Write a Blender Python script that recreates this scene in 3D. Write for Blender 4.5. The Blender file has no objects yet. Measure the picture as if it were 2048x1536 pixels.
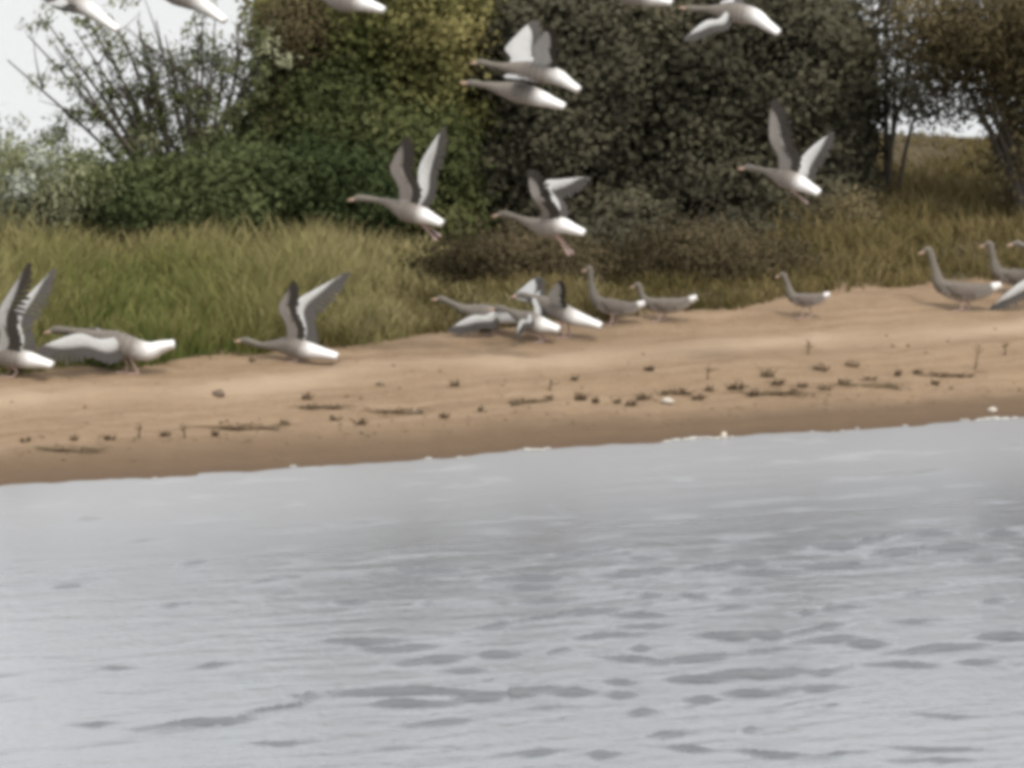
import bpy, math, random
import numpy as np
from mathutils import Vector

random.seed(7)
rng = np.random.default_rng(7)
SC = bpy.context.scene
COL = SC.collection

# ------------------------------------------------------------------ camera
CAM_H, PITCH, FPX = 6.5, math.radians(6.736), 11700.0
cam = bpy.data.cameras.new('camera')
cam.sensor_width = 36.0
cam.lens = FPX / 2048 * 36.0
cam.clip_start, cam.clip_end = 1.0, 6000.0
cam_o = bpy.data.objects.new('camera', cam)
COL.objects.link(cam_o)
cam_o.location = (0, 0, CAM_H)
cam_o.rotation_euler = (math.radians(90) - PITCH, 0, 0)
SC.camera = cam_o

# ------------------------------------------------------------------ sky and sun
SUN = Vector((0.35, -0.50, 0.86)).normalized()
w = bpy.data.worlds.new('World')
SC.world = w
w.use_nodes = True
nt = w.node_tree
bg = nt.nodes['Background']
sky = nt.nodes.new('ShaderNodeTexSky')
sky.sky_type = 'NISHITA'
sky.sun_disc = False
sky.sun_elevation = math.asin(SUN.z)
sky.sun_rotation = math.atan2(SUN.x, SUN.y)
sky.air_density, sky.dust_density, sky.ozone_density = 1.2, 2.5, 1.0
hs = nt.nodes.new('ShaderNodeHueSaturation')      # thin cloud: most of the blue is gone
hs.inputs['Saturation'].default_value = 0.20
nt.links.new(sky.outputs[0], hs.inputs['Color'])
cl = nt.nodes.new('ShaderNodeMix'); cl.data_type = 'RGBA'      # an even grey cloud deck over most of it
cl.inputs[0].default_value = 0.22
cl.inputs[7].default_value = (8.05, 8.05, 8.1, 1)
nt.links.new(hs.outputs[0], cl.inputs[6])
nt.links.new(cl.outputs[2], bg.inputs['Color'])
bg.inputs['Strength'].default_value = 0.15
sun = bpy.data.lights.new('sun', 'SUN')
sun.energy, sun.angle, sun.color = 1.0, math.radians(10), (1.0, 0.91, 0.78)
sun_o = bpy.data.objects.new('sun', sun)
COL.objects.link(sun_o)
sun_o.rotation_euler = SUN.to_track_quat('Z', 'Y').to_euler()

SC.view_settings.view_transform = 'Standard'
SC.view_settings.look = 'None'
SC.view_settings.exposure = 0.88
SC.view_settings.gamma = 1.0
SC.view_settings.use_curve_mapping = False
SC.render.engine = 'CYCLES'
SC.cycles.max_bounces = 5
SC.cycles.use_denoising = True
SC.cycles.pixel_filter_type = 'BLACKMAN_HARRIS'
SC.cycles.filter_width = 5.0                       # soft long zoom lens

# ------------------------------------------------------------------ helpers
FWD = np.array([0, math.cos(PITCH), -math.sin(PITCH)])
UP = np.array([0, math.sin(PITCH), math.cos(PITCH)])
RIGHT = np.array([1.0, 0, 0])
CAMP = np.array([0, 0, CAM_H])

def at(px, py, dist):
    """world point seen at photo pixel (px, py), dist metres along the view axis"""
    return CAMP + dist * (FWD + (px - 1024) / FPX * RIGHT + (768 - py) / FPX * UP)

def smooth(a, b, x):
    t = np.clip((x - a) / (b - a), 0, 1)
    return t * t * (3 - 2 * t)

_ph = rng.uniform(0, 6.28, (40,))
def shore_y(x):
    x = np.asarray(x, float)
    return (50 + 0.545 * 16 * np.tanh(x / 16) + 0.05 * np.sin(x * 3.1 + 1) + 0.03 * np.sin(x * 7.7 + 2)
            + 0.06 * np.sin(x * 1.3 + 0.4) + .03 * np.sin(x * 13.1 + 2 * np.sin(x * 2)) + .02 * np.sin(x * 23.7))
def back_y(x):
    return 64.5 + 7.5 * smooth(-3.5, 2.5, np.asarray(x, float)) + 0.3 * np.sin(np.asarray(x) * 0.9)
def ground_z(x, y):
    x = np.asarray(x, float); y = np.asarray(y, float)
    d = y - shore_y(x)
    z = np.where(d < 6.8, 0.10 * d, 0.68 + (.012 + .080 * smooth(1.5, 3.5, x)) * (d - 6.8))
    z = np.minimum(z, (back_y(x) - y) * 0.35)
    z = np.maximum(z, -1.2)
    bump = (0.018 * np.sin(d * 2.3 + 0.35 * x + 0.6 * np.sin(x * .8)) + 0.010 * np.sin(d * 5.1 - .5 * x + 1.0)
            + 0.012 * np.sin(x * 2.3 + d * 1.1) + 0.006 * np.sin(x * 6.1 - d * 4.0) + 0.005 * np.sin(x * 11.3 + d * 9.0))
    return z + bump * smooth(0.1, 0.9, d)

def ground_at(px, py):
    z = 0.3
    for _ in range(30):
        d = FWD + (px - 1024) / FPX * RIGHT + (768 - py) / FPX * UP
        t = (z - CAM_H) / d[2]
        p = CAMP + t * d
        z = 0.5 * z + 0.5 * float(ground_z(p[0], p[1]))
    return p, t

EDGE = [(-300, 765), (0, 748), (200, 738), (350, 724), (500, 706), (690, 690), (870, 668), (1030, 655), (1280, 632),
        (1450, 618), (1560, 598), (1700, 582), (1870, 566), (2048, 552), (2350, 530)]
_e = np.array([ground_at(*e)[0][:2] for e in EDGE])
def edge_y(x):
    return np.interp(x, _e[:, 0], _e[:, 1], left=None, right=None) + np.where(x < _e[0, 0], (x - _e[0, 0]) * .45, 0) + np.where(x > _e[-1, 0], (x - _e[-1, 0]) * .45, 0)

def new_obj(name, me, parent=None, mats=()):
    o = bpy.data.objects.new(name, me)
    COL.objects.link(o)
    for m in mats:
        me.materials.append(m)
    if parent is not None:
        o.parent = parent
    return o

def tag(o, label=None, cat=None, group=None, kind=None):
    if label: o['label'] = label
    if cat: o['category'] = cat
    if group: o['group'] = group
    if kind: o['kind'] = kind
    return o

def empty(name, loc):
    o = bpy.data.objects.new(name, None)
    o.empty_display_size = 0.1
    COL.objects.link(o)
    o.location = loc
    return o

def mesh_np(name, verts, quads, attrs=None, smooth_shade=True, mat_idx=None):
    """fast mesh from arrays; quads (n,4) or (n,3)"""
    me = bpy.data.meshes.new(name)
    verts = np.asarray(verts, np.float32); quads = np.asarray(quads, np.int32)
    n, k = quads.shape
    me.vertices.add(len(verts)); me.vertices.foreach_set('co', verts.ravel())
    me.loops.add(n * k); me.loops.foreach_set('vertex_index', quads.ravel())
    me.polygons.add(n); me.polygons.foreach_set('loop_start', np.arange(0, n * k, k, dtype=np.int32))
    if mat_idx is not None:
        me.polygons.foreach_set('material_index', np.asarray(mat_idx, np.int32))
    me.polygons.foreach_set('use_smooth', np.full(n, smooth_shade))
    for key, val in (attrs or {}).items():
        a = me.attributes.new(key, 'FLOAT', 'POINT')
        a.data.foreach_set('value', np.asarray(val, np.float32))
    me.update(calc_edges=True)
    return me

def mesh_py(name, verts, faces, mat_idx=None, smooth_shade=True, attrs=None):
    me = bpy.data.meshes.new(name)
    me.from_pydata([tuple(map(float, v)) for v in verts], [], faces)
    if mat_idx is not None:
        me.polygons.foreach_set('material_index', np.asarray(mat_idx, np.int32))
    me.polygons.foreach_set('use_smooth', np.full(len(faces), smooth_shade))
    for key, val in (attrs or {}).items():
        a = me.attributes.new(key, 'FLOAT', 'POINT')
        a.data.foreach_set('value', np.asarray(val, np.float32))
    me.update()
    return me

def nrm(v):
    v = np.asarray(v, float)
    l = np.linalg.norm(v)
    return v / l if l > 1e-9 else v

def catmull(P, n):
    """n samples through points P (any dimension)"""
    P = np.asarray(P, float)
    Q = np.vstack([2 * P[0] - P[1], P, 2 * P[-1] - P[-2]])
    u = np.linspace(0, len(P) - 1, n)
    i = np.minimum(u.astype(int), len(P) - 2)
    t = (u - i)[:, None]
    a, b, c, d = Q[i], Q[i + 1], Q[i + 2], Q[i + 3]
    return 0.5 * (2 * b + (c - a) * t + (2 * a - 5 * b + 4 * c - d) * t ** 2 + (3 * b - a - 3 * c + d) * t ** 3)

def tube(pts, radii, seg=7, V=None, F=None):
    """append a tapered tube to lists V, F"""
    pts = np.asarray(pts, float)
    base = len(V)
    for i, p in enumerate(pts):
        t = nrm(pts[min(i + 1, len(pts) - 1)] - pts[max(i - 1, 0)])
        a = nrm(np.cross(t, [0.31, 0.87, 0.38] if abs(t[1]) < .8 else [1, 0, 0]))
        b = np.cross(t, a)
        for k in range(seg):
            th = 2 * math.pi * k / seg
            V.append(p + radii[i] * (math.cos(th) * a + math.sin(th) * b))
    for i in range(len(pts) - 1):
        for k in range(seg):
            k2 = (k + 1) % seg
            F.append((base + i * seg + k, base + i * seg + k2, base + (i + 1) * seg + k2, base + (i + 1) * seg + k))
    F.append(tuple(base + k for k in range(seg))[::-1])
    F.append(tuple(base + (len(pts) - 1) * seg + k for k in range(seg)))

# ------------------------------------------------------------------ materials
class NT:
    def __init__(self, name, rough=0.8, spec=0.3):
        self.m = bpy.data.materials.new(name)
        self.m.use_nodes = True
        self.t = self.m.node_tree
        self.b = self.t.nodes['Principled BSDF']
        self.b.inputs['Roughness'].default_value = rough
        self.b.inputs['Specular IOR Level'].default_value = spec
    def n(self, typ, **kw):
        nd = self.t.nodes.new(typ)
        for k, v in kw.items():
            if k in nd.inputs: nd.inputs[k].default_value = v
            else: setattr(nd, k, v)
        return nd
    def l(self, a, b): self.t.links.new(a, b)
    def coord(self, scale=(1, 1, 1), rot=0.0):
        tc = self.n('ShaderNodeTexCoord'); mp = self.n('ShaderNodeMapping')
        mp.inputs['Scale'].default_value = scale
        mp.inputs['Rotation'].default_value = (0, 0, rot)
        self.l(tc.outputs['Object'], mp.inputs['Vector'])
        return mp.outputs['Vector']
    def noise(self, vec, scale, detail=3, rough=.55, dist=0):
        nd = self.n('ShaderNodeTexNoise')
        nd.inputs['Scale'].default_value = scale; nd.inputs['Detail'].default_value = detail
        nd.inputs['Roughness'].default_value = rough; nd.inputs['Distortion'].default_value = dist
        if vec is not None: self.l(vec, nd.inputs['Vector'])
        return nd.outputs['Fac']
    def attr(self, name):
        a = self.n('ShaderNodeAttribute'); a.attribute_name = name
        return a.outputs['Fac']
    def ramp(self, fac, stops):
        r = self.n('ShaderNodeValToRGB')
        e = r.color_ramp.elements
        while len(e) < len(stops): e.new(0.5)
        for el, (p, c) in zip(e, stops):
            el.position = p; el.color = (*c, 1)
        self.l(fac, r.inputs['Fac'])
        return r.outputs['Color']
    def mix(self, fac, a, b, blend='MIX'):
        x = self.n('ShaderNodeMix', data_type='RGBA', blend_type=blend)
        for s, v in ((x.inputs[0], fac), (x.inputs[6], a), (x.inputs[7], b)):
            if isinstance(v, (int, float)): s.default_value = v
            elif isinstance(v, tuple): s.default_value = (*v, 1)
            else: self.l(v, s)
        return x.outputs[2]
    def math(self, op, a, b=0.0):
        x = self.n('ShaderNodeMath', operation=op)
        for s, v in ((x.inputs[0], a), (x.inputs[1], b)):
            if isinstance(v, (int, float)): s.default_value = v
            else: self.l(v, s)
        return x.outputs[0]
    def color(self, c): self.l(c, self.b.inputs['Base Color'])
    def bump(self, h, strength=.5, dist=.02):
        b = self.n('ShaderNodeBump'); b.inputs['Strength'].default_value = strength; b.inputs['Distance'].default_value = dist
        self.l(h, b.inputs['Height']); self.l(b.outputs[0], self.b.inputs['Normal'])

def leaf_mat(name, lo, mid, hi, trans=.40):
    m = NT(name, .8, .06)
    col = m.ramp(m.attr('tint'), [(0.0, lo), (0.5, mid), (1.0, hi)])
    m.color(col)
    tr = m.n('ShaderNodeBsdfTranslucent'); m.l(col, tr.inputs['Color'])
    mx = m.n('ShaderNodeMixShader'); mx.inputs[0].default_value = trans
    out = m.t.nodes['Material Output']
    m.l(m.b.outputs[0], mx.inputs[1]); m.l(tr.outputs[0], mx.inputs[2]); m.l(mx.outputs[0], out.inputs['Surface'])
    return m.m

def plain(name, c1, c2, scale=30, rough=.8, spec=.3):
    m = NT(name, rough, spec)
    m.color(m.mix(m.noise(m.coord(), scale), c1, c2))
    return m.m

# water
mw = NT('water', .33, 1.0)
mw.b.inputs['IOR'].default_value = 1.55
mw.color(mw.mix(mw.attr('shore_sheen'), (.084, .088, .092), (.20, .20, .20)))   # silty water, paled near shore to paint in reflected sky brightness
v = mw.coord((1, .55, 1), math.radians(8))
h = mw.math('ADD', mw.noise(v, 7.0, 3, .6), mw.math('MULTIPLY', mw.noise(mw.coord((1, .6, 1), math.radians(25)), 19.0, 2), .4))
rg = mw.n('ShaderNodeMapRange'); mw.l(mw.attr('calm'), rg.inputs['Value']); rg.inputs['To Min'].default_value = .37; rg.inputs['To Max'].default_value = .12
mw.l(rg.outputs[0], mw.b.inputs['Roughness'])
mw.bump(h, .26, .03)
M_water = mw.m

# sand
ms = NT('sand', .95, .15)
v = ms.coord((1, 1, 1))
sx = ms.n('ShaderNodeSeparateXYZ'); ms.l(v, sx.inputs[0])
cx = ms.n('ShaderNodeCombineXYZ'); ms.l(ms.math('MULTIPLY', sx.outputs[0], .35), cx.inputs[0]); ms.l(ms.math('MULTIPLY', ms.attr('dist'), 2.6), cx.inputs[1])
vs = cx.outputs[0]
fine = ms.noise(v, 55, 4, .7); mid = ms.noise(v, 6.5, 4, .6); streak = ms.noise(vs, 1.6, 4, .6)
sand = ms.ramp(streak, [(.36, (0.1240, 0.0784, 0.0424)), (.52, (0.2144, 0.1464, 0.0880)), (.64, (0.3200, 0.2360, 0.1544))])
sand = ms.mix(.4, sand, ms.ramp(mid, [(.3, (0.1640, 0.1096, 0.0656)), (.7, (0.2600, 0.1856, 0.1200))]))
sand = ms.mix(.35, sand, ms.ramp(fine, [(.35, (0.1120, 0.0736, 0.0440)), (.6, (0.3200, 0.2360, 0.1560))]))
sand = ms.mix(ms.math('MULTIPLY', ms.attr('track'), .6), sand, (0.3840, 0.2960, 0.2080))
wet = ms.attr('wet'); soil = ms.attr('soil')
wetn = ms.math('ADD', wet, ms.math('MULTIPLY', ms.math('SUBTRACT', streak, .5), .9))
wetc = ms.n('ShaderNodeClamp'); ms.l(wetn, wetc.inputs[0])
sand = ms.mix(ms.math('MULTIPLY', wetc.outputs[0], .8), sand, (0.0704, 0.0448, 0.0264))
sand = ms.mix(soil, sand, ms.ramp(mid, [(.3, (0.0440, 0.0360, 0.0200)), (.7, (0.1040, 0.0800, 0.0440))]))
ms.color(sand)
ms.bump(ms.math('ADD', ms.math('MULTIPLY', fine, .4), mid), .55, .05)
M_sand = ms.m

# plumage
mb = NT('goose_body', .75, .2)
nz = mb.noise(mb.coord(), 45, 3)
al = mb.math('ADD', mb.attr('along'), mb.math('MULTIPLY', mb.math('SUBTRACT', nz, .5), .07)); be = mb.attr('belly')
gb = mb.ramp(al, [(0.0, (.155, .141, .116)), (.30, (.147, .131, .109)), (.45, (.164, .143, .122)), (.58, (.130, .114, .098)), (.655, (.19, .17, .15)), (.745, (.66, .65, .63)), (1.0, (.70, .69, .67))])
gb = mb.mix(mb.math('MULTIPLY', nz, .35), gb, mb.mix(.5, gb, (0.1680, 0.1428, 0.1176)))
gb = mb.mix(mb.math('MULTIPLY', be, .5), gb, (0.3528, 0.3192, 0.2856))
def barring(m, c):
    wv = m.math('SINE', m.math('ADD', m.math('MULTIPLY', m.attr('along'), 190.0), m.math('MULTIPLY', m.noise(m.coord(), 30, 2), 9.0)))
    dark = m.math('MULTIPLY', m.math('GREATER_THAN', wv, .2), m.math('LESS_THAN', m.attr('along'), .65))
    return m.mix(m.math('MULTIPLY', dark, .38), c, (0.0840, 0.0714, 0.0588))
mb.color(barring(mb, gb))
mst = NT('goose_body_standing', .75, .2)
g2 = mst.ramp(mst.attr('along'), [(0.0, (0.1428, 0.1243, 0.0991)), (.30, (0.1302, 0.1134, 0.0924)), (.50, (0.1260, 0.1092, 0.0907)), (.84, (0.1176, 0.1025, 0.0882)), (.90, (0.6300, 0.6132, 0.5880)), (1.0, (0.5208, 0.5040, 0.4788))])
g2 = mst.mix(mst.math('MULTIPLY', mst.attr('belly'), .75), g2, (0.4872, 0.4452, 0.4032))
mst.color(barring(mst, g2))
M_body_stand = mst.m
M_body = mb.m
M_silver = plain('goose_silver_covert', (0.3948, 0.3948, 0.3822), (0.2520, 0.2478, 0.2394), 34, .7)
M_grey = plain('goose_grey_covert', (0.2100, 0.1915, 0.1722), (0.1428, 0.1285, 0.1159), 22, .75)
M_flight = plain('goose_flight_feather', (0.0252, 0.0218, 0.0185), (0.0504, 0.0437, 0.0378), 30, .6)
M_fold = plain('goose_folded_wing', (0.0882, 0.0714, 0.0571), (0.1680, 0.1428, 0.1218), 26, .75)
M_bill = plain('goose_bill', (0.3024, 0.2016, 0.1428), (0.3528, 0.2436, 0.1764), 30, .5)
M_leg = plain('goose_leg', (0.2856, 0.1974, 0.1680), (0.3528, 0.2520, 0.2184), 40, .55)
M_eye = plain('goose_eye', (0.0168, 0.0101, 0.0084), (0.0252, 0.0168, 0.0126), 10, .2, .6)
# vegetation
L_willow = leaf_mat('leaf_willow', (0.0731, 0.0860, 0.0361), (0.1634, 0.1806, 0.0817), (0.4128, 0.4128, 0.2752))
L_dark = leaf_mat('leaf_dark_green', (.036, .050, .020), (.072, .092, .038), (.13, .148, .064))
L_olive = leaf_mat('leaf_olive', (0.0645, 0.0757, 0.0241), (0.1505, 0.1479, 0.0559), (0.3096, 0.2666, 0.1118))
L_shade = leaf_mat('leaf_grey_green', (0.0602, 0.0568, 0.0378), (0.0989, 0.0937, 0.0619), (0.1419, 0.1290, 0.0843))
L_brown = leaf_mat('leaf_brown_olive', (0.0568, 0.0464, 0.0241), (0.1333, 0.1075, 0.0568), (0.2236, 0.1849, 0.1032))
L_pale = leaf_mat('leaf_pale', (0.2580, 0.2838, 0.2236), (0.3870, 0.4128, 0.3440), (0.5332, 0.5590, 0.4816))
L_grass = leaf_mat('grass_blade', (0.0671, 0.0963, 0.0215), (0.1763, 0.1617, 0.0602), (0.2666, 0.2236, 0.1161), .2)
L_grassb = leaf_mat('grass_blade_brown', (0.0516, 0.0473, 0.0172), (0.1290, 0.1015, 0.0413), (0.2150, 0.1677, 0.0860), .15)
L_green = leaf_mat('leaf_green', (0.0473, 0.0585, 0.0224), (0.0946, 0.1066, 0.0413), (0.1720, 0.1720, 0.0757))
L_scrub = leaf_mat('leaf_scrub', (.036, .029, .016), (.082, .066, .036), (.15, .12, .068))
M_bark = plain('bark', (.040, .033, .026), (.085, .07, .055), 14, .9)
M_weed = plain('dead_weed', (0.0850, 0.0561, 0.0323), (0.1785, 0.1275, 0.0808), 30, .9)
M_stalk = plain('dry_stalk', (0.1020, 0.0723, 0.0425), (0.1870, 0.1403, 0.0850), 20, .9)
M_pale = plain('pale_stone', (0.3570, 0.3145, 0.2550), (0.4930, 0.4505, 0.3910), 18, .8)
M_white = plain('white_stone', (0.4420, 0.4250, 0.3910), (0.5610, 0.5440, 0.5100), 14, .8)
M_brownstone = plain('brown_stone', (0.1020, 0.0723, 0.0510), (0.1700, 0.1275, 0.0935), 22, .85)
M_foam = plain('foam', (0.3060, 0.2975, 0.2720), (0.4080, 0.3995, 0.3740), 40, .7)

# ------------------------------------------------------------------ ground and water
def axis(lo, hi, step, far, grow=1.35):
    a = list(np.arange(lo, hi + 1e-6, step))
    s = step
    while a[-1] < far: s *= grow; a.append(a[-1] + s)
    s = step
    while a[0] > -far: s *= grow; a.insert(0, a[0] - s)
    return np.array(a)

def grid(xs, ys, zf):
    X, Y = np.meshgrid(xs, ys)
    Z = zf(X, Y)
    nx, ny = len(xs), len(ys)
    i = np.arange(ny - 1)[:, None] * nx + np.arange(nx - 1)[None, :]
    q = np.stack([i, i + 1, i + nx + 1, i + nx], -1).reshape(-1, 4)
    return np.stack([X, Y, Z], -1).reshape(-1, 3), q, X, Y

xs = axis(-7, 7, .068, 220)
ys = np.concatenate([np.arange(28, 46, 1.0), np.arange(46, 62, .062), np.arange(62, 73, .25), np.arange(74, 120, 4)])
vv, qq, X, Y = grid(xs, ys, ground_z)
d = Y - shore_y(X)
wet_a = .85 * (1 - smooth(.5, 1.7, d)) + .15 * (1 - smooth(.1, .4, d))
soil_a = smooth(-.05, .35, Y - edge_y(X) + .18 * np.sin(X * 5.3) * np.sin(X * 2.1 + 1))
tr = np.array([ground_at(*q)[0][:2] for q in ((-200, 822), (0, 806), (500, 768), (1024, 726), (1500, 692), (2048, 654), (2300, 636))])
track_a = np.exp(-((Y - np.interp(X, tr[:, 0], tr[:, 1]) + .1 * np.sin(X * 1.9)) / .34) ** 2) * (np.abs(X) < 8) * (.7 + .3 * np.sin(X * 2.7 + 1))
Z = vv[:, 2].reshape(X.shape)                      # goose prints and scuffs
for _ in range(800):
    fx, fd = rng.uniform(-5.2, 5.6), rng.uniform(1.0, 7.5)
    fy = float(shore_y(fx)) + fd
    i0, i1 = np.searchsorted(ys, [fy - .4, fy + .4]); j0, j1 = np.searchsorted(xs, [fx - .4, fx + .4])
    rr_ = rng.uniform(.05, .12)
    q = ((X[i0:i1, j0:j1] - fx) ** 2 / (rr_ * 1.6) ** 2 + (Y[i0:i1, j0:j1] - fy) ** 2 / rr_ ** 2)
    Z[i0:i1, j0:j1] += rng.uniform(.010, .034) * (np.exp(-q / 2.2) * .5 - np.exp(-q))
vv[:, 2] = Z.ravel()
o = new_obj('beach', mesh_np('beach', vv, qq, {'wet': wet_a.ravel(), 'soil': soil_a.ravel(), 'dist': d.ravel(), 'track': track_a.ravel()}), None, [M_sand])
tag(o, kind='structure')

# waves: many small trains running towards the beach, in patches
NW = 46
wl = np.exp(rng.uniform(math.log(.22), math.log(.62), NW))
wd = np.radians(-90 + 24 + rng.normal(0, 9, NW))
wp = rng.uniform(0, 6.28, NW)
STREAKS = [(100,70,240,60,.3),(280,200,460,200,.5),(540,222,770,222,.6),(580,248,720,252,.6),(90,292,190,295,.4),(620,295,760,283,.4),(720,160,890,140,.4),(860,215,1060,198,.7),
(1100,200,1240,188,.8),(1180,185,1350,178,.8),(1420,190,1620,188,.8),(1220,210,1400,208,.6),(1480,138,1600,125,1),(1600,118,1690,100,1),(1740,95,1840,95,.7),(1640,155,1780,142,1),(1780,140,1940,135,1),
(1950,98,2048,100,.8),(1900,175,1990,165,.5),(940,165,1020,165,.4),(960,272,1020,270,.6),(1070,270,1140,280,.7),(1210,260,1290,258,.5),(1180,318,1280,305,.5),(1490,315,1600,300,.6),(1410,320,1460,318,.5),
(1720,265,1790,260,.3),(1930,290,2000,285,.5),(490,368,620,350,.6),(620,345,900,308,.8),(890,330,1050,328,.6),(70,402,250,398,.6),(190,425,370,415,.6),(290,460,460,448,.8),(490,440,620,440,.7),
(700,435,780,425,.5),(780,395,960,380,.7),(920,362,1050,352,.5),(1140,385,1370,385,1),(1370,382,1560,350,.8),(1430,402,1590,392,.8),(1560,410,1660,412,.9),(1700,435,1920,412,.9),(1940,392,2080,385,1),
(1690,345,1800,338,.5),(890,445,1010,455,.7),(1010,458,1220,445,.7),(1220,440,1410,425,.6),(940,425,990,425,.5),(1050,512,1200,508,.8),(1150,502,1450,485,1),(1450,490,1520,485,.7),(1640,465,1800,470,.6),
(1870,460,1980,460,.5),(110,548,490,542,.8),(190,582,400,576,.8),(460,568,580,550,.9),(580,548,720,535,1),(720,545,820,545,.8),(860,515,940,520,.6),(870,555,950,555,.6),(1100,570,1200,568,.6),
(1220,552,1370,542,.7),(1400,535,1530,530,.6),(310,635,470,625,.5),(640,590,780,585,.3),(940,605,1010,600,.5),(990,675,1110,662,.6),(1060,705,1180,708,.6),(1250,712,1430,722,.6),(1480,722,1580,715,.6),
(580,722,760,710,.5),(800,722,900,722,.5),(1270,655,1310,650,.5),(1500,585,1540,580,.3),(1750,610,1930,612,.3),(1690,700,1930,708,.4),(1730,735,1900,738,.4),(400,485,520,485,.5),(0,560,50,552,.5),
(-410,643,-185,622,.7),(-185,622,55,556,.7),(-635,634,-550,630,.4),(-310,474,-212,464,.5),(-635,56,-580,54,.4),(-340,184,-255,177,.3),(-140,238,-57,226,.3),(693,12,764,34,.5),(1640,-64,1825,-82,.6),
(2008,-148,2060,-146,.6),(1386,-170,1464,-166,.5),(-380,300,-300,292,.3),(-700,250,-620,246,.3),(-560,480,-480,474,.3),(-120,690,10,684,.4),(-500,120,-420,112,.25),(430,-40,520,-48,.3)]
def water_z(x, y):
    z = np.zeros_like(x)
    for L, dd, p in zip(wl, wd, wp):
        k = 2 * math.pi / L
        ph = k * (x * math.cos(dd) + y * math.sin(dd)) + p + 0.6 * np.sin(.7 * x + .23 * y + p * 3)
        z += 0.0045 * L ** 1.0 * np.sin(ph)
    patch = .5 + .5 * np.sin(.8 * x - .45 * y + 1.5 + .8 * np.sin(.5 * y + .9 * x))
    far = smooth(60, 62, y)
    amp = (.06 + .03 * patch * smooth(52, 42, y)) * (1 - far) + .25 * far
    fade = (1 - smooth(10, 16, np.abs(x))) * (1 - smooth(105, 115, y)) * smooth(24, 30, y)
    z = z * amp * fade
    # short steep wavelets, thickest in the open water towards the lower right
    xa, ya = x[0], y[:, 0]
    def on_water(px, py):
        cy = CAM_H / math.tan(PITCH + math.atan((py - 768) / FPX))
        return (px - 1024) / FPX * cy * 1.005, cy
    def wavelet(cx, cy, th, lc, sg, A, n):
        R = 2.0 * lc + .25
        i0, i1 = np.searchsorted(ya, [cy - R, cy + R]); j0, j1 = np.searchsorted(xa, [cx - R, cx + R])
        dx = x[i0:i1, j0:j1] - cx; dy = y[i0:i1, j0:j1] - cy
        u = dx * math.cos(th) + dy * math.sin(th)
        v_ = -dx * math.sin(th) + dy * math.cos(th) + .035 * np.sin(u * 5.5 + n) + .016 * np.sin(u * 13 + 2 * n)
        z[i0:i1, j0:j1] += A * np.exp(-(u / lc) ** 2 * (1 + .35 * np.sin(u * 17 + n))) * (np.exp(-(v_ / sg) ** 2) - .45 * np.exp(-((v_ - 2.1 * sg) / (1.3 * sg)) ** 2))
    n = 0
    for X0, Y0, X1, Y1, st in STREAKS:               # crests one can see one by one
        ax, ay = on_water(600 + X0 * .707, 1000 + Y0 * .707); bx_, by_ = on_water(600 + X1 * .707, 1000 + Y1 * .707)
        n += 1
        ln = math.hypot(bx_ - ax, by_ - ay)
        wavelet((ax + bx_) / 2, (ay + by_) / 2, math.atan2(by_ - ay, bx_ - ax), ln * .62, .018 + .006 * st, .009 + .038 * st, n)
    for n in range(420):                             # faint ripples between them
        cx, cy = on_water(rng.uniform(-250, 2300), rng.uniform(905, 1660))
        sg = rng.uniform(.026, .042)
        wavelet(cx, cy, math.radians(rng.normal(28, 9)), rng.uniform(.10, .35), sg, sg * rng.uniform(.10, .38), n)
    return z
xs = axis(-5.4, 5.4, .038, 2500, 1.25)
ys = np.concatenate([np.arange(-40, 30, 5.0), np.arange(30, 34.8, .1), np.arange(34.8, 53, .0185), np.arange(54, 62, .8), np.arange(62, 112, .5),
                     112 + np.cumsum(.2 * 1.3 ** np.arange(33))])
vv, qq, X, Y = grid(xs, ys, water_z)
o = new_obj('water', mesh_np('water', vv, qq, {'shore_sheen': (smooth(-7, -.3, Y - shore_y(X)) * (Y < 60)).ravel(), 'calm': np.maximum(smooth(60, 62, Y), .62 * smooth(-1.5, -7.5, Y - shore_y(X)) * (Y < 60)).ravel()}), None, [M_water])
tag(o, kind='structure')

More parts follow.
